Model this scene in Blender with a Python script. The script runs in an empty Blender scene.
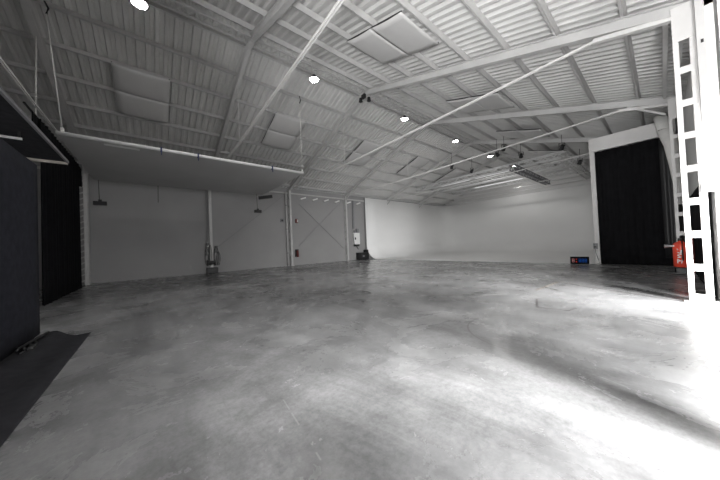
import bpy, bmesh, math, random
from mathutils import Vector, Matrix
random.seed(7)
S = bpy.context.scene
COL = S.collection
PI = math.pi

# ------------------------------------------------------------------ helpers
def BM(): return bmesh.new()

def box(bm, x0, x1, y0, y1, z0, z1):
    v = [bm.verts.new((x, y, z)) for x in (x0, x1) for y in (y0, y1) for z in (z0, z1)]
    for f in ((0,1,3,2),(4,6,7,5),(0,4,5,1),(2,3,7,6),(0,2,6,4),(1,5,7,3)):
        bm.faces.new([v[i] for i in f])
    return bm

def frame_of(d, up=Vector((0,0,1))):
    d = d.normalized()
    if abs(d.dot(up)) > .995: up = Vector((1,0,0))
    a = d.cross(up).normalized(); b = a.cross(d).normalized()
    return d, a, b

def bar(bm, p0, p1, w, h, up=(0,0,1)):
    p0, p1 = Vector(p0), Vector(p1)
    d, a, b = frame_of(p1-p0, Vector(up))
    vs = []
    for p in (p0, p1):
        for s, t in ((-1,-1),(1,-1),(1,1),(-1,1)):
            vs.append(bm.verts.new(p + a*s*w/2 + b*t*h/2))
    for i in range(4):
        j = (i+1) % 4
        bm.faces.new((vs[i], vs[j], vs[4+j], vs[4+i]))
    bm.faces.new(vs[3::-1]); bm.faces.new(vs[4:])
    return bm

def tube(bm, pts, r, n=8):
    pts = [Vector(p) for p in pts]
    rs = r if isinstance(r, (list, tuple)) else [r]*len(pts)
    rings = []
    for i, p in enumerate(pts):
        d = (pts[min(i+1, len(pts)-1)] - pts[max(i-1, 0)])
        d, a, b = frame_of(d)
        rings.append([bm.verts.new(p + (a*math.cos(2*PI*k/n) + b*math.sin(2*PI*k/n))*rs[i]) for k in range(n)])
    for q, w in zip(rings, rings[1:]):
        for k in range(n):
            bm.faces.new((q[k], q[(k+1) % n], w[(k+1) % n], w[k]))
    bm.faces.new(rings[0][::-1]); bm.faces.new(rings[-1])
    return bm

def lathe(bm, prof, c=(0,0,0), n=20, axis='Z'):
    c = Vector(c); rings = []
    for r, h in prof:
        ring = []
        for k in range(n):
            a = 2*PI*k/n
            v = Vector((r*math.cos(a), r*math.sin(a), h))
            if axis == 'X': v = Vector((h, v.x, v.y))
            if axis == 'Y': v = Vector((v.y, h, v.x))
            ring.append(bm.verts.new(c+v))
        rings.append(ring)
    for q, w in zip(rings, rings[1:]):
        for k in range(n):
            bm.faces.new((q[k], q[(k+1) % n], w[(k+1) % n], w[k]))
    bm.faces.new(rings[0][::-1]); bm.faces.new(rings[-1])
    return bm

def sheet(bm, fn, nu, nv, thick=0):
    """grid surface fn(u,v)->point, with optional thickness along its normals"""
    g = [[bm.verts.new(fn(i/nu, j/nv)) for j in range(nv+1)] for i in range(nu+1)]
    fs = []
    for i in range(nu):
        for j in range(nv):
            fs.append(bm.faces.new((g[i][j], g[i+1][j], g[i+1][j+1], g[i][j+1])))
    if thick:
        bm.normal_update()
        bmesh.ops.solidify(bm, geom=fs, thickness=thick)
    return bm

def wloc(o):
    p = Vector((0,0,0))
    while o is not None:
        p += o.location; o = o.parent
    return p

def obj(name, bm, m, parent=None, smooth=False, bevel=0, at=None):
    """link a bmesh given in world coordinates as one mesh object"""
    if bevel:
        bmesh.ops.bevel(bm, geom=list(bm.edges), offset=bevel, segments=2, affect='EDGES', profile=.6)
    bmesh.ops.recalc_face_normals(bm, faces=list(bm.faces))
    base = wloc(parent) if parent is not None else Vector(at or (0,0,0))
    bmesh.ops.translate(bm, vec=-base, verts=list(bm.verts))
    me = bpy.data.meshes.new(name); bm.to_mesh(me); bm.free()
    me.materials.append(m)
    if smooth:
        for p in me.polygons: p.use_smooth = True
    o = bpy.data.objects.new(name, me); COL.objects.link(o)
    if parent is not None: o.parent = parent
    elif at: o.location = at
    return o

def tag(o, label, cat, group=None):
    o['label'] = label; o['category'] = cat
    if group: o['group'] = group
    return o

def thing(name, label, cat, loc=(0,0,0), group=None):
    o = bpy.data.objects.new(name, None); o.empty_display_size = .2
    COL.objects.link(o); o.location = loc
    return tag(o, label, cat, group)

def struct(name, bm, m, parent=None, smooth=False):
    o = obj(name, bm, m, parent, smooth)
    if parent is None: o['kind'] = 'structure'
    return o

def dup(root, loc, label):
    r = root.copy(); COL.objects.link(r); r.location = loc; r['label'] = label
    for ch in list(root.children):
        c = ch.copy(); COL.objects.link(c); c.parent = r
        for g in list(ch.children):
            d = g.copy(); COL.objects.link(d); d.parent = c
    return r

# ------------------------------------------------------------------ materials
def mat(name, col, rough=.6, metal=0, var=0, scale=6, bump=0, spec=.5, sheen=0):
    m = bpy.data.materials.new(name); m.use_nodes = True
    nt = m.node_tree; b = nt.nodes['Principled BSDF']
    b.inputs['Base Color'].default_value = (*col, 1)
    b.inputs['Roughness'].default_value = rough
    b.inputs['Metallic'].default_value = metal
    b.inputs['Specular IOR Level'].default_value = spec
    if var or bump:
        tc = nt.nodes.new('ShaderNodeTexCoord')
        nz = nt.nodes.new('ShaderNodeTexNoise'); nz.inputs['Scale'].default_value = scale
        nz.inputs['Detail'].default_value = 5
        nt.links.new(tc.outputs['Object'], nz.inputs['Vector'])
        if var:
            r = nt.nodes.new('ShaderNodeValToRGB')
            r.color_ramp.elements[0].position = .3; r.color_ramp.elements[1].position = .7
            r.color_ramp.elements[0].color = (*[max(c*(1-var), 0) for c in col], 1)
            r.color_ramp.elements[1].color = (*[min(c*(1+var), 1) for c in col], 1)
            nt.links.new(nz.outputs['Fac'], r.inputs['Fac'])
            nt.links.new(r.outputs['Color'], b.inputs['Base Color'])
        if bump:
            bp = nt.nodes.new('ShaderNodeBump'); bp.inputs['Strength'].default_value = bump
            bp.inputs['Distance'].default_value = .02
            nt.links.new(nz.outputs['Fac'], bp.inputs['Height'])
            nt.links.new(bp.outputs['Normal'], b.inputs['Normal'])
    return m

def emit(name, col, strength):
    m = bpy.data.materials.new(name); m.use_nodes = True
    nt = m.node_tree; nt.nodes.clear()
    o = nt.nodes.new('ShaderNodeOutputMaterial'); e = nt.nodes.new('ShaderNodeEmission')
    e.inputs['Color'].default_value = (*col, 1); e.inputs['Strength'].default_value = strength
    nt.links.new(e.outputs[0], o.inputs['Surface'])
    return m

LAMP_STRENGTH = 158
M = {
 'steel':   mat('white_painted_steel', (.62,.61,.60), .5, var=.05, scale=3),
 'steelg':  mat('grey_painted_steel', (.50,.495,.49), .5, var=.06, scale=3),
 'roof':    mat('corrugated_sheet', (.60,.595,.585), .55, var=.06, scale=1.5),
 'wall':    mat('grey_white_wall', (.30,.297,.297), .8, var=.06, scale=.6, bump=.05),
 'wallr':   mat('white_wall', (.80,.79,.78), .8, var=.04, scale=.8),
 'gable':   mat('gable_wall', (.58,.575,.57), .8, var=.05, scale=.8),
 'cyc':     mat('cyclorama_paint', (.87,.87,.865), .6, var=.02, scale=.5),
 'panel':   mat('reflector_underside', (.50,.495,.49), .75, var=.04, scale=1),
 'white':   mat('white_plastic', (.80,.80,.79), .4, var=.02),
 'sheetp':  mat('pale_panel_sheet', (.54,.535,.53), .6, var=.03, scale=2),
 'black':   mat('black_drape', (.0065,.0065,.0075), .95, var=.3, scale=4, spec=.15),
 'navy':    mat('dark_navy_cloth', (.018,.019,.026), .95, var=.25, scale=9, spec=.2),
 'matt':    mat('charcoal_cloth', (.028,.028,.032), .95, var=.25, scale=9, spec=.2),
 'blackp':  mat('black_plastic', (.012,.012,.013), .5, var=.2),
 'darkm':   mat('dark_metal', (.05,.05,.05), .45, metal=.6, var=.2),
 'alu':     mat('aluminium', (.72,.72,.72), .35, metal=.9, var=.05),
 'truss':   mat('bright_truss_tube', (.74,.74,.74), .4, var=.04),
 'brace':   mat('brace_paint', (.26,.26,.26), .7, var=.05),
 'streakglow': emit('truss_streak_glow', (1,1,1), .95),  # glow standing in for light caught on the truss tubes
 'rope':    mat('pale_rope', (.60,.59,.57), .8, var=.1, scale=40),
 'red':     mat('red_paint', (.78,.075,.04), .35, var=.08),
 'redd':    mat('dark_red_paint', (.11,.016,.014), .4, var=.1),
 'blue':    mat('blue_strap', (.015,.025,.10), .7, var=.1),
 'grey':    mat('mid_grey_plastic', (.20,.20,.21), .6, var=.1),
 'cloth':   mat('white_cloth', (.75,.74,.72), .9, var=.05, scale=8),
 'beige':   mat('pale_timber', (.40,.37,.33), .7, var=.1, scale=5),
 'seam':    mat('floor_steel_edge', (.09,.085,.085), .6, var=.4, scale=2),
 'rust':    mat('rusty_steel_edge', (.13,.115,.10), .7, var=.4, scale=6),
 'lampon':  emit('lit_lamp', (1,.985,.96), LAMP_STRENGTH),
 'ledr':    emit('red_led', (1,.07,.05), .55),
 'ledw':    emit('pale_red_led', (.85,.4,.4), .40),
 'ledb':    emit('blue_led', (.02,.12,.55), .38),
}

def concrete():
    m = bpy.data.materials.new('polished_concrete'); m.use_nodes = True
    nt = m.node_tree; N = nt.nodes; L = nt.links; b = N['Principled BSDF']
    tc = N.new('ShaderNodeTexCoord')
    def noise(scale, detail, rough=.6, dist=0, stretch=None):
        n = N.new('ShaderNodeTexNoise'); n.inputs['Scale'].default_value = scale
        n.inputs['Detail'].default_value = detail; n.inputs['Roughness'].default_value = rough
        n.inputs['Distortion'].default_value = dist
        if stretch:
            mp = N.new('ShaderNodeMapping'); mp.inputs['Scale'].default_value = stretch[0]
            mp.inputs['Rotation'].default_value = (0,0,stretch[1])
            L.new(tc.outputs['Object'], mp.inputs['Vector']); L.new(mp.outputs[0], n.inputs['Vector'])
        else: L.new(tc.outputs['Object'], n.inputs['Vector'])
        return n.outputs['Fac']
    def ramp(f, stops):
        r = N.new('ShaderNodeValToRGB'); e = r.color_ramp.elements
        while len(e) < len(stops): e.new(.5)
        for q, (p, c) in zip(e, stops): q.position = p; q.color = (c, c, c, 1)
        L.new(f, r.inputs['Fac']); return r.outputs['Color']
    def mul(a, c, fac=1):
        x = N.new('ShaderNodeMixRGB'); x.blend_type = 'MULTIPLY'; x.inputs['Fac'].default_value = fac
        L.new(a, x.inputs[1]); L.new(c, x.inputs[2]); return x.outputs[0]
    big = ramp(noise(.28, 6, .62, .6), [(.38,.50),(.50,.82),(.62,1.02)])
    mid = ramp(noise(1.15, 8, .66, .35), [(.33,.66),(.5,.92),(.64,1.10)])
    trail = ramp(noise(.55, 7, .7, .8, ((1,.28,1), .55)), [(.38,.64),(.51,.94),(.66,1.08)])
    fine = ramp(noise(22, 8, .8), [(.32,.74),(.55,1.0),(.72,1.14)])
    base = N.new('ShaderNodeRGB'); base.outputs[0].default_value = (.40,.40,.403,1)
    c = mul(mul(mul(mul(base.outputs[0], big), mid), trail), fine)
    # an arc scratched into the slab, worn away in places
    sx = N.new('ShaderNodeSeparateXYZ'); L.new(tc.outputs['Object'], sx.inputs[0])
    def math_(op, a, v=None, w=None):
        n = N.new('ShaderNodeMath'); n.operation = op
        if isinstance(a, (int, float)): n.inputs[0].default_value = a
        else: L.new(a, n.inputs[0])
        if v is not None:
            if isinstance(v, (int, float)): n.inputs[1].default_value = v
            else: L.new(v, n.inputs[1])
        return n.outputs[0]
    dx = math_('SUBTRACT', sx.outputs['X'], 4.0); dy = math_('SUBTRACT', sx.outputs['Y'], 1.2)
    rr = math_('SQRT', math_('ADD', math_('MULTIPLY', dx, dx), math_('MULTIPLY', dy, dy)))
    ring = math_('LESS_THAN', math_('ABSOLUTE', math_('SUBTRACT', rr, .82)), .012)
    gate = math_('GREATER_THAN', dy, -.12)
    # thin random trowel scratches
    wv = N.new('ShaderNodeTexVoronoi'); wv.feature = 'DISTANCE_TO_EDGE'; wv.inputs['Scale'].default_value = .45
    wv.inputs['Randomness'].default_value = 1
    dm = N.new('ShaderNodeMapping'); dm.inputs['Rotation'].default_value = (0,0,.5)
    dn = N.new('ShaderNodeTexNoise'); dn.inputs['Scale'].default_value = .7; dn.inputs['Detail'].default_value = 3
    L.new(tc.outputs['Object'], dm.inputs['Vector'])
    ad = N.new('ShaderNodeVectorMath'); ad.operation = 'ADD'
    L.new(dm.outputs[0], ad.inputs[0]); L.new(tc.outputs['Object'], dn.inputs['Vector']); L.new(dn.outputs['Color'], ad.inputs[1])
    L.new(ad.outputs[0], wv.inputs['Vector'])
    crack = math_('LESS_THAN', wv.outputs['Distance'], .0035)
    gate2 = math_('GREATER_THAN', noise(.8, 3), .57)
    # sparse pale scratches
    sv = N.new('ShaderNodeTexVoronoi'); sv.feature = 'DISTANCE_TO_EDGE'; sv.inputs['Scale'].default_value = .9
    sm = N.new('ShaderNodeMapping'); sm.inputs['Rotation'].default_value = (0,0,.9); sm.inputs['Scale'].default_value = (1,.35,1)
    L.new(tc.outputs['Object'], sm.inputs['Vector']); L.new(sm.outputs[0], sv.inputs['Vector'])
    scr = math_('MULTIPLY', math_('MULTIPLY', math_('LESS_THAN', sv.outputs['Distance'], .005), math_('GREATER_THAN', noise(1.7, 3), .60)), .13)
    mark = math_('ADD', math_('MULTIPLY', math_('MULTIPLY', ring, gate), .42), math_('MULTIPLY', math_('MULTIPLY', crack, gate2), .12))
    mx = N.new('ShaderNodeMixRGB'); L.new(mark, mx.inputs['Fac']); L.new(c, mx.inputs[1])
    mx.inputs[2].default_value = (.08,.075,.07,1)
    m2 = N.new('ShaderNodeMixRGB'); L.new(scr, m2.inputs['Fac']); L.new(mx.outputs[0], m2.inputs[1]); m2.inputs[2].default_value = (.6,.6,.6,1)
    L.new(m2.outputs[0], b.inputs['Base Color'])
    rg = ramp(noise(.9, 7, .7, .5), [(.3,.17),(.5,.25),(.7,.38)])
    L.new(rg, b.inputs['Roughness'])
    b.inputs['Specular IOR Level'].default_value = .5
    return m
M['concrete'] = concrete()

# ------------------------------------------------------------------ dimensions (m); X runs along the hall, Y towards the left wall
RY, RZ, K = 8.459, 8.134, .3215          # ridge (underside of rafters) and roof slope
YL, YR = 17.2, -.62                      # left and right wall planes
FX = [-7.36, -2.36, 2.64, 7.64, 12.63, 17.63, 22.62]
def roof(y, off=0): return RZ - abs(y-RY)*K + off
HY0, HY1 = -.62, 17.2

# ------------------------------------------------------------------ the room
bm = BM(); box(bm, -12.6, 28.2, -6.0, 17.6, -.2, 0); struct('floor', bm, M['concrete'])

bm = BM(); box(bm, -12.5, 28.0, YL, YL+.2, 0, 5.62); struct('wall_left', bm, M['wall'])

def gable(bm, x0, x1):
    pts = [(YL+.2,0),(YL+.2,roof(YL+.2,.38)),(RY,RZ+.38),(YR-.2,roof(YR-.2,.38)),(YR-.2,0)]
    a = [bm.verts.new((x0,y,z)) for y,z in pts]; c = [bm.verts.new((x1,y,z)) for y,z in pts]
    bm.faces.new(a); bm.faces.new(c[::-1])
    for i in range(5):
        j = (i+1) % 5; bm.faces.new((a[i],a[j],c[j],c[i]))
bm = BM(); gable(bm, 27.85, 28.05); struct('wall_back', bm, M['gable'])
bm = BM(); gable(bm, -12.6, -12.4); struct('wall_front', bm, M['gable'])
bm = BM()
for y0, y1, z0, z1 in ((-.52,-.4,0,4.1),(3.0,3.12,0,4.1),(-.52,3.12,4.06,4.18)): box(bm, -12.42, -12.34, y0, y1, z0, z1)
struct('trim_3', bm, M['steelg'])

# right wall: closed behind the camera and beyond the bare column, open to a tall side bay between
OP0, OP1 = 1.38, 7.78
bm = BM()
box(bm, -12.5, -1.9, YR-.12, YR, 0, 5.6); box(bm, -.3, OP0, YR-.12, YR, 0, 5.6); box(bm, -1.9, -.3, YR-.12, YR, 2.6, 5.6)  # doorway gap behind the camera, made up for the added up-light
box(bm, OP1, 27.9, YR-.12, YR, 0, 5.6)
box(bm, OP0, OP1, YR-.12, YR, 5.36, 5.6); box(bm, 2.34, 2.62, YR-.12, YR, 0, 5.36)
struct('wall_right', bm, M['wallr'])
# the side bay with two tall doorways to the daylight
D1, D2 = (1.55, 2.25), (5.3, 6.1)
DH1, DH2 = 3.2, 3.0
bm = BM()
for a, c in ((-2.42, D1[0]), (D1[1], D2[0]), (D2[1], 7.9)): box(bm, a, c, -2.35, -2.20, 0, 5.36)
for (a, c), h in ((D1, DH1), (D2, DH2)): box(bm, a, c, -2.35, -2.20, h, 5.36)
box(bm, -2.42, -2.3, -2.20, YR-.12, 0, 5.36); box(bm, 7.78, 7.9, -2.20, YR-.12, 0, 5.36)
box(bm, -2.42, 7.9, -2.35, YR, 5.36, 5.5)
struct('wall_side_bay', bm, M['wallr'])

# corrugated roof, one profile swept down both slopes
bm = BM()
pitch, dep = .235, .07
prof = []
x = -12.5
while x < 28.0:
    prof += [(x,0),(x+.36*pitch,0),(x+.5*pitch,dep),(x+.86*pitch,dep)]; x += pitch
for ye in (YL+.45, YR-.4):
    rows = []
    for y in (RY, (RY+ye)/2, ye):
        rows.append([bm.verts.new((px, y, roof(y,.40)+pz)) for px, pz in prof])
    for q, w in zip(rows, rows[1:]):
        for i in range(len(prof)-1): bm.faces.new((q[i], q[i+1], w[i+1], w[i]))
struct('ceiling', bm, M['roof'])

# ------------------------------------------------------------------ steel frames
def ibeam(bm, p0, p1, depth, width, tf=.018, tw=.014):
    """I section whose underside follows p0-p1"""
    p0, p1 = Vector(p0), Vector(p1)
    d, a, b = frame_of(p1-p0)
    for off, h, w in ((tf/2, tf, width), (depth/2, depth-2*tf, tw), (depth-tf/2, tf, width)):
        bar(bm, p0+b*off, p1+b*off, w, h)

RUNGS = [.03,.57,1.17,1.77,2.37,2.98,3.58,4.19]
def lattice_column(parent, X, ya, yb, label=None, m='steel'):
    """battened column: two channels joined by flat plates and a solid head"""
    lo, hi = min(ya,yb), max(ya,yb)
    bm = BM()
    for y0, y1 in ((lo, lo+.082), (hi-.068, hi)):
        box(bm, X-.07, X-.058, y0, y1, 0, 5.42)
        ym = y0 if y0 == lo else y1-.012
        box(bm, X-.058, X+.058, ym, ym+.012, 0, 5.42)
        box(bm, X+.058, X+.07, y0, y1, 0, 5.42)
    c = obj('column', bm, M[m], parent)
    if label: c['label'] = label
    for z in RUNGS:
        bm = BM(); box(bm, X-.082, X-.071, lo, hi, z, z+.125); obj('batten_plate', bm, M[m], c)
    bm = BM(); box(bm, X-.082, X-.071, lo, hi, 4.80, 5.45); obj('head_plate', bm, M[m], c)
    bm = BM(); box(bm, X-.14, X+.14, lo-.06, hi+.06, 0, .015); obj('base_plate', bm, M[m], c)
    return c

fl = ['white portal frame farthest left, mostly outside the picture behind the black booth',
      'white portal frame crossing the upper left corner beside the black booth',
      'white portal frame with kinked rafter left of the roof panels, second from left corner',
      'white portal frame with the bare ladder-like column at the right edge of the photo',
      'white portal frame whose rafters end just before the black curtain opening',
      'white portal frame over the front part of the cyclorama',
      'white portal frame farthest away, deep above the cyclorama and lighting trusses']
for i, X in enumerate(FX):
    t = thing('portal_frame', fl[i], 'steel frame', (X, RY, 0), 'steel portal frames')
    for ye in (YL-.05, YR+.15):
        bm = BM(); ibeam(bm, (X,RY,RZ), (X,ye,roof(ye)), .235, .14); obj('rafter', bm, M['steelg'], t)
    bm = BM(); box(bm, X-.09, X+.09, RY-.16, RY+.16, RZ-.045, RZ+.0); obj('ridge_plate', bm, M['steelg'], t)
    # tie: paired flats hung under the rafters
    bm = BM()
    gap = .024
    zu = .12 if i == 2 else 0
    for sg in (-1, 1):
        bar(bm, (X+sg*gap, .78, 5.575+zu), (X+sg*gap, 10.2, 5.40), .022, .045)
        bar(bm, (X+sg*gap, 10.2, 5.40), (X+sg*gap, 16.3, 5.45), .022, .045)
    obj('tie_rod', bm, M['steel'], t)
    bm = BM(); bar(bm, (X, -.3, 5.30), (X, .82, 5.585), .10, .085); obj('tie_bracket', bm, M['steel'], t)
    if i == 1: pass
    else: bm = BM(); tube(bm, [(X,10.2,5.42),(X,10.2,roof(10.2,.02))], .011, 6); obj('tie_hanger', bm, M['steel'], t)
    if i >= 1:
        if i < 5: lattice_column(t, X, YL-.03, YL-.30, m='steelg')
        if i < 5: lattice_column(t, X, -.525, -.255, 'white column of two channels joined by ladder-like plates' if i == 3 else None)
    for yb in (YL-.6, .25):
        bm = BM(); s = 1 if yb > RY else -1
        e = yb + s*.45
        bar(bm, (X, e, 5.02), (X, yb-s*.35, roof(yb-s*.35)), .08, .06); obj('knee_brace', bm, M['steelg'], t) if i not in (3,) else bm.free()

# purlins (C sections), each running the length of the hall
nth = ['beside the ridge','second below the ridge','third below the ridge','fourth below the ridge',
       'fifth below the ridge','sixth below the ridge','seventh below the ridge','lowest, along the eave']
for sg, off0, step, side in ((1,.42,1.14,'left'), (-1,.40,1.10,'right')):
    for k in range(8):
        y = RY + sg*(off0+step*k)
        y = min(max(y, -.30), 16.95)
        z = roof(y,.245)
        a = math.atan(K)*(-sg)
        bm = BM()
        dy, dz = math.cos(a), math.sin(a)*1.0
        w, h, th = .055, .15, .006
        n = Vector((0, -math.sin(a), math.cos(a))); u = Vector((0, math.cos(a), math.sin(a)))
        p = Vector((0,y,z))
        for c0, ww, hh in ((n*(h/2)-u*(w/2-th/2), th, h), (n*(th/2), w, th), (n*(h-th/2), w, th), (u*(w/2-th/2)+n*.012, th, .024)):
            q = p + c0
            bar(bm, (-12.4,q.y,q.z), (27.8,q.y,q.z), ww, hh, n)
        tag(obj('roof_purlin', bm, M['steelg'], at=(0,y,z)), 'long white steel purlin on the %s roof slope, %s' % (side, nth[k]),
            'purlin', 'roof purlins')

# lattice ridge beam, one length per bay
bays = [(-7.36,-2.36),(-2.36,2.64),(2.64,7.64),(7.64,12.63),(12.63,17.63),(17.63,22.62),(22.62,27.6)]
bl = ['off the upper left corner of the photo','in the bay left of the overhead white panel','in the bay over the overhead white panel',
      'in the bay beyond the ridge spotlights','in the bay over the black curtain opening','in the first bay over the cyclorama','in the farthest bay']
for (a, c), w in zip(bays, bl):
    bm = BM()
    for y in (RY-.17, RY+.17):
        bar(bm, (a+.05,y,RZ+.10), (c-.05,y,RZ+.10), .06, .06)
    n = 30
    for k in range(n):
        xa = a+.1+(c-a-.2)*k/n; xb = a+.1+(c-a-.2)*(k+1)/n
        s = 1 if k % 2 else -1
        bar(bm, (xa,RY-.15*s,RZ+.10), (xb,RY+.15*s,RZ+.10), .03, .02)
    tag(obj('ridge_beam', bm, M['steelg'], at=(a,RY,RZ)), 'zigzag laced steel ridge beam ' + w, 'beam', 'lattice ridge beams')

# eave gutters seen end-on along the right wall
for y, z, w in ((-.20, 5.50, 'nearer the roof'), (-.42, 5.52, 'against the right wall')):
    bm = BM(); bar(bm, (7.8,y,z), (12.4,y,z), .07, .09)
    tag(obj('eave_rail', bm, M['steel'], at=(7.8,y,z)), 'white rail along the right eave, the one ' + w, 'rail', 'right eave rails')

# ------------------------------------------------------------------ roof panels: two bowed sheets each
def roof_panel(x0, x1, ya, yb, label, off=.20, sg=1.0):
    t = thing('ceiling_panel', label, 'ceiling panel', ((x0+x1)/2, (ya+yb)/2, roof((ya+yb)/2,.14)), 'pale panels under the roof')
    ym = (ya+yb)/2
    for a, c in ((ya,ym),(ym,yb)):
        bm = BM()
        def fn(u, v, a=a, c=c):
            y = a+(c-a)*v
            sag = .055*(1-(2*v-1)**2) + .03*(1-(2*u-1)**2)
            return (x0+(x1-x0)*u, y, roof(y,off)-sag*sg)
        sheet(bm, fn, 8, 10, .012); obj('bowed_sheet', bm, M['sheetp'], t, smooth=True)
    bm = BM()
    for x in (x0+.02, x1-.02):
        bar(bm, (x,ya,roof(ya,off+.015)), (x,yb,roof(yb,off+.015)), .03, .03)
    obj('edge_rail', bm, M['darkm'], t)
PX = [(-.93,.59),(4.45,6.0),(9.78,11.4),(14.9,16.4),(20.1,21.6)]
pl = ['over the overhead white panel near its left rope','over the right end of the overhead white panel','crossed by the long tie rod, left slope',
      'above the left part of the cyclorama','deepest in the hall']
pr = ['nearest the camera, beyond the top edge','made of two flat sheets near the top centre','above the middle of the longest tie rod',
      'over the front of the cyclorama','deepest in the hall']
for k, (a, c) in enumerate(PX):
    roof_panel(a, c, 11.05, 13.2, 'pale bowed panel under the left roof slope, ' + pl[k])
    roof_panel(a+.1, c+.1, 3.66, 5.75, 'pale panel under the right roof slope, ' + pr[k], .08, .5)

# ------------------------------------------------------------------ high-bay lamps along the ridge
ll = ['at the top left of the photo','second from the left, above the two-sheet roof panel','third from the left, beyond the twin spotlight',
      'fourth from the left, before the lighting truss','second from the far end, at the lighting trusses','farthest of all, added to brighten the cyclorama']
def lamp(x, label):
    t = thing('highbay_lamp', label, 'lamp', (x,RY,7.84), 'round lamps along the ridge')
    bm = BM(); lathe(bm, [(.02,.19),(.06,.185),(.08,.09),(.17,.05),(.20,-.0),(.19,-.004),(.165,.012),(.02,.012)], (x,RY,7.84), 24); obj('housing', bm, M['darkm'], t, smooth=True)
    bm = BM(); lathe(bm, [(.162,.0),(.162,.01)], (x,RY,7.835), 24); obj('diffuser', bm, M['lampon'], t)
    bm = BM(); tube(bm, [(x,RY,8.02),(x,RY,8.22)], .012, 6); obj('hanger', bm, M['steelg'], t)
    return t
lx = [-.15, 5.0, 10.4, 15.5, 20.7, 25.5]  # farthest lamp is an extra, added to brighten the cyclorama
for k, x in enumerate(lx): lamp(x, 'lit round high-bay lamp under the ridge, ' + ll[k])

# twin spotlight at the ridge of the middle frame
t = thing('twin_spotlight', 'black twin-headed spotlight fixed under the ridge of the middle frame', 'spotlight', (7.5,8.35,7.8))
bm = BM(); box(bm, 7.45,7.55,8.28,8.5,7.93,8.1); obj('bracket', bm, M['blackp'], t)
for dx, dy in ((-.1,.13),(.16,-.14)):
    bm = BM(); lathe(bm, [(.025,.14),(.065,.12),(.08,.0),(.09,-.04),(.05,-.04)], (7.5+dx,8.36+dy,7.82), 14); obj('spot_head', bm, M['blackp'], t, smooth=True)

# ------------------------------------------------------------------ overhead white panel on ropes
PXA, PXB, PYA, PYB, PZ = -1.80, 4.95, 9.62, 14.7, 4.40
t = thing('overhead_panel', 'large flat white panel hung level on ropes below the left roof', 'panel', ((PXA+PXB)/2,(PYA+PYB)/2,PZ))
bm = BM()
box(bm, PXA, PXB, PYA+.05, PYB, PZ+.01, PZ+.03); obj('panel_sheet', bm, M['panel'], t)
bm = BM(); tube(bm, [(PXA-.03,PYA,PZ+.05),(PXB+.03,PYA,PZ+.05)], .045, 10); obj('edge_tube', bm, M['white'], t, smooth=True)
bm = BM(); tube(bm, [(PXA,PYB,PZ+.05),(PXB,PYB,PZ+.05)], .03, 8); obj('edge_tube', bm, M['grey'], t, smooth=True)
for x in (PXA+.02, (PXA+PXB)/2, PXB-.02):
    bm = BM(); tube(bm, [(x,PYA+.03,PZ+.06),(x,PYB,PZ+.06)], .028, 8); obj('cross_tube', bm, M['white'], t, smooth=True)
for x in (.25, 1.2, 3.65):
    bm = BM(); box(bm, x-.02, x+.02, PYA-.055, PYA+.06, PZ-.005, PZ+.11); box(bm, x-.012, x+.012, PYA-.06, PYA-.045, PZ-.13, PZ+.0)
    s = obj('tie_strap', bm, M['blue'], t); s['label'] = 'blue strap'
bm = BM(); box(bm, -1.0, -.25, PYA+.16, PYA+.30, PZ+.004, PZ+.0098); s = obj('tape_strip', bm, M['white'], t); s['label'] = 'white tape strip'
for x, y, w, lab in ((-1.72, PYA, (-2.04,9.95), 'pale rope holding the near left corner of the overhead white panel'),
                (4.93, PYA, (5.1,9.95), 'pale rope holding the near right end of the overhead white panel')):
    t = thing('suspension_rope', lab, 'rope', (x,y,PZ+.1), 'ropes of the overhead panel')
    zt = roof(w[1],.3)
    m_ = (x+(w[0]-x)*.9, y+(w[1]-y)*.9, PZ+.1+(zt-PZ-.1)*.9)
    bm = BM(); tube(bm, [(x,y,PZ+.1), m_], .013, 6); obj('rope', bm, M['rope'], t, smooth=True)
    bm = BM(); tube(bm, [m_, ((m_[0]+w[0])/2+.05,(m_[1]+w[1])/2,(m_[2]+zt)/2), (w[0],w[1],zt)], .022, 6); s = obj('sling', bm, M['blackp'], t, smooth=True); s['label'] = 'black sling'
    bm = BM(); box(bm, x-.03,x+.03,y-.03,y+.03,PZ+.08,PZ+.19); obj('clamp', bm, M['rope'], t)

# black bar and the hanging boxes under the far edge
def hanging_box(x, y, zt, zb, w, label):
    t = thing('hanging_box', label, 'box', (x,y,zb), 'boxes hung under the overhead panel')
    bm = BM(); box(bm, x-w/2, x+w/2, y-.07, y+.07, zb-.10, zb+.06); obj('housing', bm, M['blackp'], t, bevel=.015)
    bm = BM(); box(bm, x-.05, x+.05, y-.04, y+.04, zb+.06, zb+.13); obj('cable_gland', bm, M['blackp'], t)
    bm = BM(); tube(bm, [(x-.02,y,zb+.12),(x-.04,y,zt-.015)], .011, 6); obj('cable', bm, M['blackp'], t)
hanging_box(-1.64, 14.66, PZ+.02, 3.47, .40, 'small black box dangling from a cord under the overhead panel, far left corner')
hanging_box(4.63, 14.6, PZ+.02, 3.46, .38, 'small black box dangling under the right end of the overhead panel')
bm = BM(); tube(bm, [(.23,14.66,PZ), (.22,14.66,3.62)], .012, 6); tag(obj('cord', bm, M['blackp'], at=(.23,14.66,3.62)), 'thin dark cord dangling midway under the overhead panel, far edge', 'cord')
bm = BM(); bar(bm, (4.68,14.55,4.20), (5.36,14.25,4.30), .14, .16); tag(obj('blind_box', bm, M['blackp'], at=(5,14.4,4.3)), 'black oblong box under the far right corner of the overhead panel', 'box')

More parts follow.
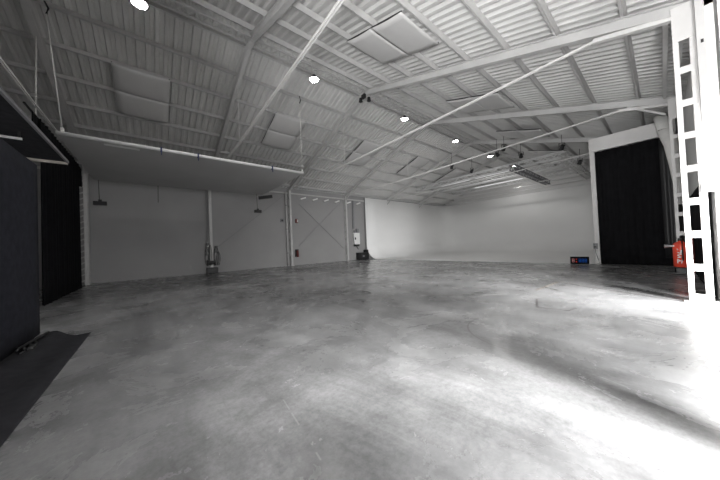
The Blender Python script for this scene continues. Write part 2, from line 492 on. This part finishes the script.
# ------------------------------------------------------------------ black booth at the left edge
bm = BM()
sheet(bm, lambda u, v: (-1.56+.012*math.sin(9*u)*math.sin(3*v+1), 6.8-5.0*u,   .02+2.88*v), 30, 10, .05)
t = thing('backdrop_flat', 'tall dark navy cloth wall at the left edge of the photo', 'backdrop', (-1.58,4.3,0))
obj('cloth_face', bm, M['navy'], t, smooth=True)
bm = BM(); box(bm, -1.62, -1.60, 6.765, 6.80, 0, 2.9); obj('edge_batten', bm, M['steelg'], t)
bm = BM()
def matf(u, v):
    y = 1.4+5.0*u
    w = .02 + .035*(1+math.sin(7*v+1.2*math.sin(4*u)))*(.35+.65*u**3)
    ex = .16*u**6*math.sin(5.5*v+.4)
    return (-1.52+.68*v, y-.1+ex, .006+w*math.sin(PI*min(1,v*1.02+.02))**.6 if v < .98 else .008)
sheet(bm, matf, 40, 24, .008); tag(obj('floor_cloth', bm, M['matt'], smooth=True, at=(-1.2,4,0)), 'rumpled charcoal cloth on the floor at the foot of the navy wall', 'floor cloth')
t = thing('booth_roof', 'dark suspended roof of the booth in the upper left corner', 'booth roof', (-3.2,5.5,3.4))
bm = BM(); box(bm, -6.0, -1.46, 1.5, 8.40, 3.42, 3.47); obj('dark_sheet', bm, M['matt'], t)
bm = BM(); bar(bm, (-1.44,1.5,3.43), (-1.44,8.45,3.43), .035, .05); obj('front_rail', bm, M['grey'], t)
bm = BM(); bar(bm, (-1.44,8.44,3.42), (-6.0,8.44,3.42), .05, .10); s = obj('end_beam', bm, M['beige'], t); s['label'] = 'paler end beam'
t = thing('tube_light', 'unlit white tube light under the dark booth roof', 'light', (-2.2,6.72,3.34))
bm = BM(); tube(bm, [(-3.0,6.74,3.30),(-1.65,6.74,3.30)], .022, 10); obj('tube', bm, M['white'], t, smooth=True)
for x in (-2.95, -1.68):
    bm = BM(); box(bm, x-.012, x+.012, 6.73, 6.75, 3.31, 3.42); obj('socket', bm, M['blackp'], t)
t = thing('cable_bundle', 'dark bundle of cable lying on the floor cloth against the navy wall', 'cable', (-1.35,5.6,.05))
for k in range(4):
    bm = BM(); ph = k*1.3
    tube(bm, [(-1.36+.06*math.sin(ph+j*.9), 5.35+.17*j+.02*k, .075+.02*math.sin(j+ph)+.014*k) for j in range(6)], .016, 6)
    obj('cable_strand', bm, M['blackp'], t, smooth=True)
bm = BM(); lathe(bm, [(.03,0),(.035,.02),(.035,.12),(.02,.14)], (-1.30,5.45,.09), 10, 'Y'); obj('plug', bm, M['darkm'], t, smooth=True)

def drape(bm, x, ya, yb, z0, z1, folds, amp, thick=.01, nv=8, axis='Y', ragged=0):
    n = folds*6
    rnd = [random.random() for _ in range(folds+2)]
    def fn(u, v):
        k = u*folds; i = int(k); r_ = rnd[i]*(1-(k-i))+rnd[i+1]*(k-i)
        d = amp*(.5+r_)*math.sin(2*PI*k+2*r_)*(1.15-.4*v)
        y = ya+(yb-ya)*u; z = z0+(z1-z0)*v
        return (x+d, y, z) if axis == 'Y' else (y, x+d, z)
    sheet(bm, fn, n, nv, thick)
bm = BM(); drape(bm, -2.30, 10.6, 15.0, .02, 5.08, 16, .045); 
t = thing('black_drape', 'tall black drape between the navy wall and the long left wall', 'drape', (-2.3,13.4,0))
obj('cloth', bm, M['black'], t, smooth=True)
bm = BM(); drape(bm, -2.34, 10.2, 15.9, 4.3, 5.1, 22, .03); obj('top_cloth', bm, M['black'], t, smooth=True)
bm = BM(); tube(bm, [(-2.36,9.8,5.12),(-2.36,16.0,5.12)], .025, 8); obj('rail', bm, M['darkm'], t)
bm = BM(); sheet(bm, lambda u, v: (-2.32, 11.85+.2*v*u, 4.3*v), 4, 8, .02); obj('edge_cloth', bm, M['black'], t)
bm = BM(); tube(bm, [(-2.36,10.6,5.14),(-2.36,10.75,roof(10.75,.22))], .012, 6)
tag(obj('suspension_rope', bm, M['rope'], at=(-2.36,10.6,5.14)), 'pale rope rising from the black drape rail to the roof, far left', 'rope')

def lattice_post(X, Y, label):
    t = thing('lattice_post', label, 'post', (X,Y,0))
    bm = BM()
    for dx in (-.10,.10): box(bm, X+dx-.02, X+dx+.02, Y-.02, Y+.02, 0, 5.0)
    obj('rail', bm, M['steelg'], t)
    for k in range(19):
        z = .15+.26*k; bm = BM(); bar(bm, (X-.09,Y,z), (X+.09,Y,z+.10), .025, .05)
        obj('lacing_bar', bm, M['steelg'], t)
lattice_post(-2.42, 16.3, 'pale lattice post at the right edge of the black drape')

# ------------------------------------------------------------------ left wall fittings
for (a, c, w) in (((8.40,17.10,4.52),(12.40,17.10,1.0),'falling rightwards, before the cyclorama'),
                  ((12.25,17.12,4.95),(8.30,17.12,1.40),'rising rightwards, before the cyclorama'),
                  ((2.85,17.12,1.40),(7.2,17.12,5.0),'under the overhead panel')):
    bm = BM(); bar(bm, a, c, .045, .02, (0,1,0))
    tag(obj('bracing_bar', bm, M['brace'], at=a), 'thin diagonal bracing bar on the left wall, ' + w, 'bracing', 'wall bracing bars')
for k, x in enumerate((8.7, 9.7, 10.7, 11.75, 12.95, 14.0)):
    bm = BM(); bar(bm, (x-.26,16.9,4.84), (x+.20,16.98,5.0), .12, .09)
    tag(obj('wall_bracket', bm, M['white'], at=(x,17,5.05)), 'short bracket atop the left wall, %s' % ['first right of the double column','second from the double column','third from the double column','fourth from the double column','above the conduit','last before the cyclorama'][k], 'bracket', 'brackets along the wall top')
bm = BM(); bar(bm, (-12.4,17.08,5.22), (14.8,17.08,5.22), .10, .10)
tag(obj('wall_rail', bm, M['steelg'], at=(0,17.08,5.22)), 'grey steel rail along the top of the long left wall', 'rail')
# downpipe beside the middle column
t = thing('downpipe', 'pale downpipe beside the middle left-wall column', 'pipe', (7.36,17.0,0))
bm = BM(); tube(bm, [(7.36,17.0,.02),(7.36,17.0,5.3)], .055, 10); obj('pipe', bm, M['steelg'], t, smooth=True)
for z in (.9, 2.6, 4.3):
    bm = BM(); lathe(bm, [(.068,0),(.068,.05)], (7.36,17.0,z), 10); obj('clip', bm, M['grey'], t)

t = thing('alarm_sounder', 'small grey box high on the left wall, left of the double column', 'alarm', (7.1,17.14,3.25))
bm = BM(); box(bm, 6.97,7.2,17.1,17.2,3.13,3.38); obj('housing', bm, M['grey'], t, bevel=.015)
bm = BM(); lathe(bm, [(.07,0),(.05,-.03)], (7.085,17.1,3.25), 12, 'Y'); obj('dome', bm, M['darkm'], t)
t = thing('call_point', 'small red box high on the left wall, right of the double column', 'alarm', (8.2,17.14,3.25))
bm = BM(); box(bm, 8.09,8.29,17.1,17.2,3.10,3.40); obj('housing', bm, M['redd'], t, bevel=.015)
bm = BM(); box(bm, 8.20,8.27,17.085,17.1,3.15,3.35); s = obj('label_plate', bm, M['white'], t); s['label'] = 'pale plate'
def ext(x, y, z, r, h, name, label, m, hose=True, cat='fire extinguisher'):
    t = thing(name, label, cat, (x,y,z))
    bm = BM(); lathe(bm, [(r*.8,0),(r,.02),(r,h*.80),(r*.82,h*.88),(r*.35,h*.93),(r*.3,h*.97)], (x,y,z), 18); obj('body', bm, m, t, smooth=True)
    bm = BM(); lathe(bm, [(r*.28,h*.96),(r*.34,h*.98),(r*.34,h*1.05),(r*.15,h*1.07)], (x,y,z), 12); obj('valve', bm, M['darkm'], t)
    bm = BM(); bar(bm, (x,y,z+h*1.07), (x-r*1.1,y,z+h*1.12), .03, .02); obj('handle', bm, M['blackp'], t)
    if hose:
        bm = BM(); tube(bm, [(x-r*.3,y,z+h), (x-r*1.1,y-.02,z+h*.95), (x-r*1.3,y-.02,z+h*.6), (x-r*1.2,y-.02,z+h*.25)], .016, 6); obj('hose', bm, M['blackp'], t, smooth=True)
    return t
ext(8.12, 17.02, .60, .085, .50, 'fire_extinguisher', 'dark fire extinguisher hung low on the left wall, right of the double column', M['redd'])
t = bpy.data.objects['fire_extinguisher']
bm = BM(); box(bm, 8.0,8.24,17.1,17.2,.62,1.16); obj('backboard', bm, M['blackp'], t)

t = thing('switch_box', 'white electrical box on the left wall under a dark conduit', 'electrical box', (13.68,17.1,1.2))
bm = BM(); box(bm, 13.40,14.02,16.98,17.2,1.35,2.35); obj('cabinet', bm, M['white'], t, bevel=.01)
bm = BM(); box(bm, 13.46,13.58,16.955,16.98,1.75,1.95); obj('switch', bm, M['darkm'], t)
bm = BM(); box(bm, 13.46,13.62,16.96,17.15,2.36,2.56); box(bm, 13.72,13.92,16.96,17.15,2.36,2.70); obj('connector', bm, M['grey'], t)
bm = BM(); box(bm, 13.42,13.95,16.99,17.12,1.18,1.34); obj('socket_row', bm, M['darkm'], t)
bm = BM(); tube(bm, [(13.33,16.98,2.3),(13.28,16.95,1.9),(13.36,16.95,1.4),(13.6,16.93,1.15),(13.75,16.9,.9)], .022, 6); obj('cable', bm, M['blackp'], t, smooth=True)
bm = BM(); bar(bm, (13.45,17.1,2.72), (13.5,17.1,5.15), .14, .10, (0,1,0)); tag(obj('conduit', bm, M['grey'], at=(13.45,17.1,2.4)), 'dark grey vertical conduit running up the wall above the white electrical box', 'conduit')
t = thing('equipment_case', 'black case on the floor below the white electrical box', 'case', (14.1,16.8,0))
bm = BM(); box(bm, 13.58,14.66,16.60,17.02,.02,.62); obj('body', bm, M['blackp'], t, bevel=.02)
bm = BM(); box(bm, 14.38,14.66,16.64,16.98,.63,.84); obj('stacked_unit', bm, M['blackp'], t, bevel=.015)
bm = BM(); box(bm, 13.95,14.15,16.585,16.6,.25,.36); obj('handle', bm, M['grey'], t)

# winch and cable clutter at the foot of the column under the panel
t = thing('cable_winch', 'dark winch with loops of cable at the foot of the left-wall column', 'winch', (2.62,16.75,0))
bm = BM(); box(bm, 2.34,2.90,16.55,16.85,.02,.34); obj('base_box', bm, M['blackp'], t, bevel=.02)
bm = BM(); lathe(bm, [(.18,-.2),(.18,-.17),(.10,-.16),(.10,.16),(.18,.17),(.18,.2)], (2.58,16.78,.62), 14, 'X'); obj('drum', bm, M['darkm'], t)
for k, (x, w, h) in enumerate(((2.40,.12,1.0),(2.55,.08,1.2),(2.86,.13,1.1),(2.95,.10,.8))):
    bm = BM(); tube(bm, [(x+w*math.cos(a)*.9, 16.80-.03*k, .45+h*.5+h*.5*math.sin(a)) for a in [j*PI/8-PI/2 for j in range(16)]], .015, 6); obj('cable_loop', bm, M['blackp' if k % 2 else 'darkm'], t, smooth=True)
bm = BM()
box(bm, 2.36,2.50,16.80,16.88,1.05,1.75); box(bm, 2.80,2.94,16.80,16.88,1.2,1.6); obj('control_unit', bm, M['darkm'], t)
bm = BM()
for x in (2.44,2.52): tube(bm, [(x,16.84,1.7),(x-.02,16.84,5.0)], .014, 6)
tag(obj('control_cables', bm, M['grey'], at=(2.48,16.84,1.7)), 'pair of thin cables rising from the winch up the left wall', 'cable')
# ------------------------------------------------------------------ cyclorama
CX0, CXB, CYL, CYR, CH = 14.75, 27.7, 16.92, 1.94, 5.5
def cyc():
    bm = BM()
    Rf, Rc = 1.25, 1.6        # floor fillet, plan corner
    path = [((CX0,CYL),(0,-1))]
    path += [((CX0+(CXB-Rc-CX0)*k/8, CYL),(0,-1)) for k in range(1,9)]
    for k in range(1,11):
        a = PI/2*k/10
        path.append(((CXB-Rc+Rc*math.sin(a), CYL-Rc+Rc*math.cos(a)), (-math.sin(a), -math.cos(a))))
    path += [((CXB, CYL-Rc-(CYL-Rc-CYR)*k/10),(-1,0)) for k in range(1,11)]
    prof = [(Rf+.55,.012)]
    for k in range(0,11):
        a = PI/2*k/10
        prof.append((Rf-Rf*math.sin(a), .012+Rf-Rf*math.cos(a)))
    prof += [(0,2.5),(0,CH),(-.14,CH),(-.14,0.012)]
    rows = []
    for (p, n) in path:
        rows.append([bm.verts.new((p[0]+n[0]*d, p[1]+n[1]*d, z)) for d, z in prof])
    for q, w in zip(rows, rows[1:]):
        for i in range(len(prof)-1): bm.faces.new((q[i], q[i+1], w[i+1], w[i]))
    bm.faces.new(rows[0]); bm.faces.new(rows[-1][::-1])
    return bm
t = thing('cyclorama', 'big white infinity cove with curved foot filling the far corner', 'cyclorama', (15,9,0))
o = obj('curved_wall', cyc(), M['cyc'], t, smooth=True)
bm = BM()
pp = [(1.7,.012)]+[(1.25-1.25*math.sin(PI/2*k/12), 1.262-1.25*math.cos(PI/2*k/12)) for k in range(13)]+[(0,CH),(-.14,CH),(-.14,.0),(1.7,0)]
f0 = [bm.verts.new((CX0-.012, CYL-d, z)) for d, z in pp]; f1 = [bm.verts.new((CX0-.001, CYL-d, z)) for d, z in pp]
bm.faces.new(f0); bm.faces.new(f1[::-1])
for i in range(len(pp)):
    j = (i+1) % len(pp); bm.faces.new((f0[i], f0[j], f1[j], f1[i]))
o = obj('end_cap', bm, M['brace'], t); o['label'] = 'grey cut end'
bm = BM(); box(bm, 14.98, CXB-.02, CYR, CYL-.9, .002, .011); obj('painted_floor', bm, M['cyc'], t)

# box room with the black curtain at the cyclorama's right end
bm = BM(); box(bm, 14.96, 15.10, 1.78, 1.94, 0, 5.50); box(bm, 15.10, 27.6, 1.84, 1.94, 0, 5.50); struct('trim_1', bm, M['steel'])
bm = BM(); box(bm, 14.93, 15.12, -.45, 1.94, 4.93, 5.50); struct('trim_2', bm, M['steel'])
bm = BM(); drape(bm, 15.08, 1.79, -.25, .02, 4.95, 9, .03)
t = thing('black_curtain', 'floor-length black curtain filling the white-framed opening beside the cyclorama', 'curtain', (15.08,.8,0))
obj('cloth', bm, M['black'], t, smooth=True)
bm = BM(); drape(bm, 15.02, -.02, -.34, .3, 4.9, 2, .02); s = obj('edge_cloth', bm, M['blackp'], t, smooth=True)
bm = BM(); drape(bm, -.585, 8.3, 14.6, .02, 2.35, 24, .015, axis='X'); 
tag(obj('black_curtain', bm, M['black'], smooth=True, at=(11.5,-.52,0)), 'low black curtain along the right wall behind the ladder-like column', 'curtain')

t = thing('draped_cloth', 'bunched white cloth hanging from the right end of the opening header', 'cloth', (14.6,-.25,5.2))
bm = BM(); tube(bm, [(14.7,-.02,5.62),(14.6,-.12,5.45),(14.55,-.17,5.2),(14.5,-.12,4.95)], [.10,.17,.20,.10], 10); obj('knot', bm, M['cloth'], t, smooth=True)
bm = BM(); tube(bm, [(14.5,-.05,5.02),(14.4,-.2,4.92),(14.2,-.30,4.4),(14.0,-.35,3.6),(13.8,-.38,2.9),(13.6,-.40,2.2)], [.08,.19,.17,.13,.10,.05], 10); obj('hanging_tail', bm, M['cloth'], t, smooth=True)

# red extinguishers by the column
t = ext(12.30, -.32, .22, .165, .82, 'fire_extinguisher', 'large red extinguisher with white lettering on a dark stand by the curtain', M['red'])
bm = BM(); box(bm, 12.12,12.48,-.49,-.15,.02,.06); box(bm, 12.14,12.18,-.47,-.17,.06,.21); box(bm, 12.42,12.46,-.47,-.17,.06,.21); box(bm, 12.14,12.46,-.21,-.17,.06,.21); box(bm, 12.14,12.46,-.48,-.16,.19,.215); obj('stand', bm, M['blackp'], t)
bm = BM(); lathe(bm, [(.02,.0),(.03,.08),(.06,.20),(.05,.20)], (12.22,-.20,.86), 10, 'Y'); obj('discharge_horn', bm, M['alu'], t)
# white script wrapped on the drum
bm = BM()
def onbody(ang, z): return Vector((12.30+.1675*math.cos(ang), -.32+.1675*math.sin(ang), z))
a0 = math.radians(152)
for k, st in enumerate(([(0,0),(0,.11)],[(0,.11),(.3,.07)],[(.3,.07),(0,.05)],[(.35,.0),(.45,.1)],[(.0,.15),(.35,.17)],[(.35,.17),(.0,.22)],[(0,.22),(.4,.25)],[(0,.30),(.35,.27)],[(.35,.27),(.4,.36)],[(.1,.36),(0,.40)])):
    pts = [onbody(a0+u_*1.2,   .34+v_*1.1) for u_, v_ in st]
    bar(bm, pts[0], pts[1], .022, .006, onbody(a0,0)-Vector((12.30,-.32,0)))
s = obj('lettering', bm, M['white'], t); s['label'] = 'white lettering'
t = ext(12.43, -.54, .02, .04, 1.12, 'fire_extinguisher', 'slim dark red extinguisher half hidden behind the ladder-like column', M['redd'], hose=False)

# display and socket beside the curtain
t = thing('led_display', 'black display with red and blue digits on the cyclorama floor edge', 'display', (14.75,2.45,0))
bm = BM(); box(bm, 14.74,14.86,2.13,2.77,.015,.345); o = obj('case', bm, M['black'], t, bevel=.008)
SEG = {'0':'abcdef','1':'bc','2':'abged','8':'abcdefg','5':'afgcd','3':'abgcd'}
def digit(bm, yc, zc, w, h, ch):
    P = {'a':((-1,1),(1,1)),'b':((1,1),(1,0)),'c':((1,0),(1,-1)),'d':((-1,-1),(1,-1)),'e':((-1,0),(-1,-1)),'f':((-1,1),(-1,0)),'g':((-1,0),(1,0))}
    for s in SEG[ch]:
        (a,c),(d,e) = P[s]
        bar(bm, (14.732,yc-a*w/2,zc+c*h/2), (14.732,yc-d*w/2,zc+e*h/2), .014, .014, (1,0,0))
bm = BM(); digit(bm, 2.66, .18, .06, .15, '8'); obj('digit', bm, M['ledw'], t)
bm = BM(); bar(bm, (14.732,2.55,.22),(14.732,2.55,.25),.03,.02,(1,0,0)); bar(bm, (14.732,2.55,.10),(14.732,2.55,.14),.03,.02,(1,0,0)); obj('colon', bm, M['ledr'], t)
for y in (2.43, 2.33, 2.23):
    bm = BM(); digit(bm, y, .18, .055, .14, '8'); obj('digit', bm, M['ledb'], t)
t = thing('wall_socket', 'grey plug and socket low on the white jamb beside the black curtain', 'socket', (14.93,1.93,.8))
bm = BM(); box(bm, 14.90,14.96,1.84,1.98,.68,.93); obj('socket', bm, M['grey'], t, bevel=.01)
bm = BM(); box(bm, 14.86,14.90,1.87,1.95,.72,.82); obj('plug', bm, M['darkm'], t)
bm = BM(); tube(bm, [(14.85,1.91,.74),(14.85,1.90,.5),(14.86,1.83,.22),(14.82,1.80,.06),(14.78,1.92,.022),(14.8,2.10,.022)], .014, 6)
tag(obj('power_cable', bm, M['grey'], smooth=True, at=(14.85,1.9,.1)), 'grey cable drooping from the wall socket to the display', 'cable')

# ------------------------------------------------------------------ lighting trusses above the cyclorama
def truss(name, p0, p1, w, label, n, m='truss', parent=None):
    p0, p1 = Vector(p0), Vector(p1); d, a, b = frame_of(p1-p0)
    t = thing(name, label, 'truss', p0, 'lighting trusses above the cyclorama')
    cs = [(-w/2,-w/2),(w/2,-w/2),(w/2,w/2),(-w/2,w/2)]
    for s, q in cs:
        bm = BM(); tube(bm, [p0+a*s+b*q, p1+a*s+b*q], .036, 6); obj('chord', bm, M[m], t, smooth=True)
    bm = BM()
    for k in range(n):
        f0, f1 = p0.lerp(p1, k/n), p0.lerp(p1, (k+1)/n)
        for i in range(4):
            j = (i+1) % 4
            u, v = (i, j) if k % 2 else (j, i)
            tube(bm, [f0+a*cs[u][0]+b*cs[u][1], f1+a*cs[v][0]+b*cs[v][1]], .019, 5)
    obj('lacing', bm, M[m], t)
    for f in (.12, .5, .88):
        p = p0.lerp(p1, f); zt = roof(p.y, .22)
        if zt > p.z+w/2+.1:
            bm = BM(); tube(bm, [(p.x,p.y,p.z+w/2),(p.x,p.y,zt)], .01, 5); obj('hanger', bm, M['steelg'], t)
    return t
truss('lighting_truss', (19.2,14.6,6.24), (19.2,3.6,6.24), .32, 'aluminium lighting truss crossing the front of the cyclorama', 30)
truss('lighting_truss', (21.6,14.2,6.24), (21.6,3.0,6.24), .32, 'aluminium lighting truss crossing the middle of the cyclorama', 30)
truss('lighting_truss', (24.6,14.0,6.24), (24.6,3.0,6.24), .32, 'aluminium lighting truss crossing the back of the cyclorama', 30)
truss('lighting_truss', (17.9,6.0,5.85), (25.7,6.0,5.85), .30, 'aluminium lighting truss running lengthwise above the cyclorama', 28, 'grey')
truss('lighting_truss', (18.0,3.4,5.72), (25.7,3.4,5.72), .30, 'aluminium lighting truss running lengthwise nearest the black curtain', 26, 'steelg')
# thin lower pipe over the cove top
for x, z, w in ((26.9,5.75,'lower'),(26.0,5.95,'upper')):
    bm = BM(); tube(bm, [(x,15.5,z),(x,2.4,z)], .03, 8); o = obj('light_pipe', bm, M['alu'], smooth=True, at=(x,9,z))
    tag(o, 'thin %s pipe hung along the top of the back cyclorama wall' % w, 'pipe', 'pipes over the back wall')
    for y in (4,9.5,14):
        bm = BM(); tube(bm, [(x,y,z),(x,y,roof(y,.22))], .008, 5); obj('hanger', bm, M['steelg'], o)
for x, ya, yb, z, w_ in ((19.6,12.2,9.6,6.1,'left one of the nearer row'),(19.6,9.2,6.6,6.1,'right one of the nearer row'),(21.9,12.6,10.0,6.2,'left one of the deeper row'),(21.9,9.6,7.0,6.2,'right one of the deeper row'),(24.3,11.5,7.4,6.35,'the single long one deepest in')):  # glowing bars imitate bright streaks of light on the trusses
    t = thing('streak_bar', 'glowing bar added for bright truss streaks over the cyclorama, ' + w_, 'light', (x,(ya+yb)/2,z), 'glowing streak bars on the trusses')
    bm = BM(); tube(bm, [(x,ya,z),(x,yb,z)], .026, 8); obj('tube', bm, M['streakglow'], t)
    bm = BM(); bar(bm, (x,ya+.05,z+.06), (x,yb-.05,z+.06), .06, .04); obj('rail', bm, M['truss'], t)
    for f in (.2,.8):
        y = ya+(yb-ya)*f; bm = BM(); tube(bm, [(x,y,z+.08),(x,y,roof(y,.22))], .008, 5); obj('hanger', bm, M['steelg'], t)
def spot(p, label, tilt=(0,0,-1)):
    p = Vector(p); t = thing('stage_spotlight', label, 'spotlight', p, 'black spotlights above the cyclorama')
    d = Vector(tilt).normalized()
    bm = BM(); tube(bm, [p-d*.12, p-d*.08, p+d*.05, p+d*.12, p+d*.15], [.05,.09,.10,.115,.115], 12); obj('head', bm, M['blackp'], t, smooth=True)
    dd, a, b = frame_of(d)
    bm = BM()
    for s in (-1,1): bar(bm, p+a*s*.13, p+a*s*.13+Vector((0,0,.2)), .03, .012)
    bar(bm, p-a*.14+Vector((0,0,.2)), p+a*.14+Vector((0,0,.2)), .03, .012); obj('yoke', bm, M['blackp'], t)
    zt = roof(p.y,.2)
    if zt > p.z+.3:
        bm = BM(); tube(bm, [p+Vector((0,0,.2)), Vector((p.x,p.y,min(zt,p.z+1.0)))], .012, 5); obj('stem', bm, M['darkm'], t)
spot((17.0,9.65,6.75), 'black spotlight leftmost above the cyclorama, left of the farthest lamp', (.4,.5,-.7))
spot((18.6,8.95,6.50), 'black spotlight hanging just below and left of the farthest lamp', (.2,.6,-.6))
spot((16.3,5.85,6.72), 'black spotlight topmost of the cluster right of the farthest lamp', (.5,.5,-.5))
spot((17.2,6.6,6.75), 'black spotlight nearest to the farthest lamp, low in the cluster', (.5,-.3,-.7))
spot((17.8,5.45,6.45), 'black spotlight between the cluster and the white jamb', (.6,.2,-.5))
spot((16.7,3.2,6.00), 'black spotlight above the lighting truss nearest the black curtain opening', (.6,.4,-.6))
spot((20.2,3.05,5.80), 'black spotlight beside the white jamb, lowest of them all', (.4,.4,-.8))

# ------------------------------------------------------------------ right edge: post, bracket, conduit
t = thing('sliding_door_post', 'pale steel channel post with a bracket right of the ladder-like column', 'post', (7.35,-.55,1.95))
bm = BM()
box(bm, 7.33,7.345,-.60,-.505,2.0,5.4); box(bm, 7.345,7.43,-.60,-.59,2.0,5.4); box(bm, 7.345,7.43,-.515,-.505,2.0,5.4); obj('channel', bm, M['steelg'], t)
bm = BM(); box(bm, 7.28,7.46,-.615,-.45,1.96,2.12); obj('bracket', bm, M['steel'], t, bevel=.006)
bm = BM(); box(bm, 7.322,7.33,-.575,-.545,4.52,4.58); obj('bolt_hole', bm, M['blackp'], t)

# floor hatch outline
t = thing('floor_hatch', 'rectangular steel-edged hatch outline let into the concrete by the right column', 'hatch', (7.6,1,0))
for a, c, m in (((8.88,1.97),(7.50,-.22),'seam'), ((8.88,1.97),(7.25,2.05),'rust'), ((5.50,1.55),(5.55,1.10),'seam'), ((5.50,1.55),(6.2,1.75),'seam'), ((5.55,1.10),(5.85,1.05),'seam')):
    bm = BM(); bar(bm, (*a,.002), (*c,.002), (.065 if a[0] > 7 else .03) if m == 'seam' else .05, .004); obj('edge_strip', bm, M[m], t)

# ------------------------------------------------------------------ light
def area(name, loc, target, sx, sy, watts, col=(1,1,1)):
    l = bpy.data.lights.new(name, 'AREA'); l.shape = 'RECTANGLE'; l.size = sx; l.size_y = sy
    l.energy = watts; l.color = col
    o = bpy.data.objects.new(name, l); COL.objects.link(o); o.location = loc
    d = Vector(target)-Vector(loc); o.rotation_euler = d.to_track_quat('-Z','Y').to_euler()
    return o
# daylight filling the two tall doorways of the side bay
l = area('daylight_door', (sum(D1)/2, -2.0, 1.7), (sum(D1)/2+.50, .1, .25), D1[1]-D1[0], 2.3, 430)
l.data.spread = math.radians(125)
# added up-light behind the camera, aimed to brighten the right roof slope
l = area('added_roof_uplight', (-1.1, -.95, .9), (5.5, 1.4, 5.6), 1.3, 1.0, 450)
l.data.spread = math.radians(95)
l = area('daylight_door', (sum(D2)/2, -2.24, DH2/2), (sum(D2)/2+.6, -1.24, DH2/2-.25), D2[1]-D2[0], DH2, 430)
l.data.spread = math.radians(80)
# daylight through the gate in the end wall behind the camera
l = area('daylight_gate', (-12.36, 1.3, 2.05), (0, 1.0, 2.15), 3.4, 4.0, 370)
l.data.spread = math.radians(78)
w = bpy.data.worlds.new('overcast'); S.world = w; w.use_nodes = True
w.node_tree.nodes['Background'].inputs['Color'].default_value = (.9,.95,1,1)
w.node_tree.nodes['Background'].inputs['Strength'].default_value = .6

# ------------------------------------------------------------------ camera
F, YAW, PIT, ROL = 250.578, math.radians(39.565), math.radians(1.083), math.radians(-2.413)
fw = Vector((math.sin(YAW)*math.cos(PIT), math.cos(YAW)*math.cos(PIT), math.sin(PIT)))
r = Vector((math.cos(YAW), -math.sin(YAW), 0)); u = r.cross(fw)
r2 = r*math.cos(ROL)+u*math.sin(ROL); u2 = -r*math.sin(ROL)+u*math.cos(ROL)
cd = bpy.data.cameras.new('camera'); cd.sensor_width = 36; cd.lens = F/720*36; cd.clip_start = .05; cd.clip_end = 200
co = bpy.data.objects.new('camera', cd); COL.objects.link(co)
co.matrix_world = Matrix(((r2.x,u2.x,-fw.x,0),(r2.y,u2.y,-fw.y,0),(r2.z,u2.z,-fw.z,1.3),(0,0,0,1)))
S.camera = co
S.view_settings.view_transform = 'Standard'; S.view_settings.look = 'None'
S.view_settings.exposure = 0; S.view_settings.gamma = 1
S.view_settings.use_curve_mapping = False
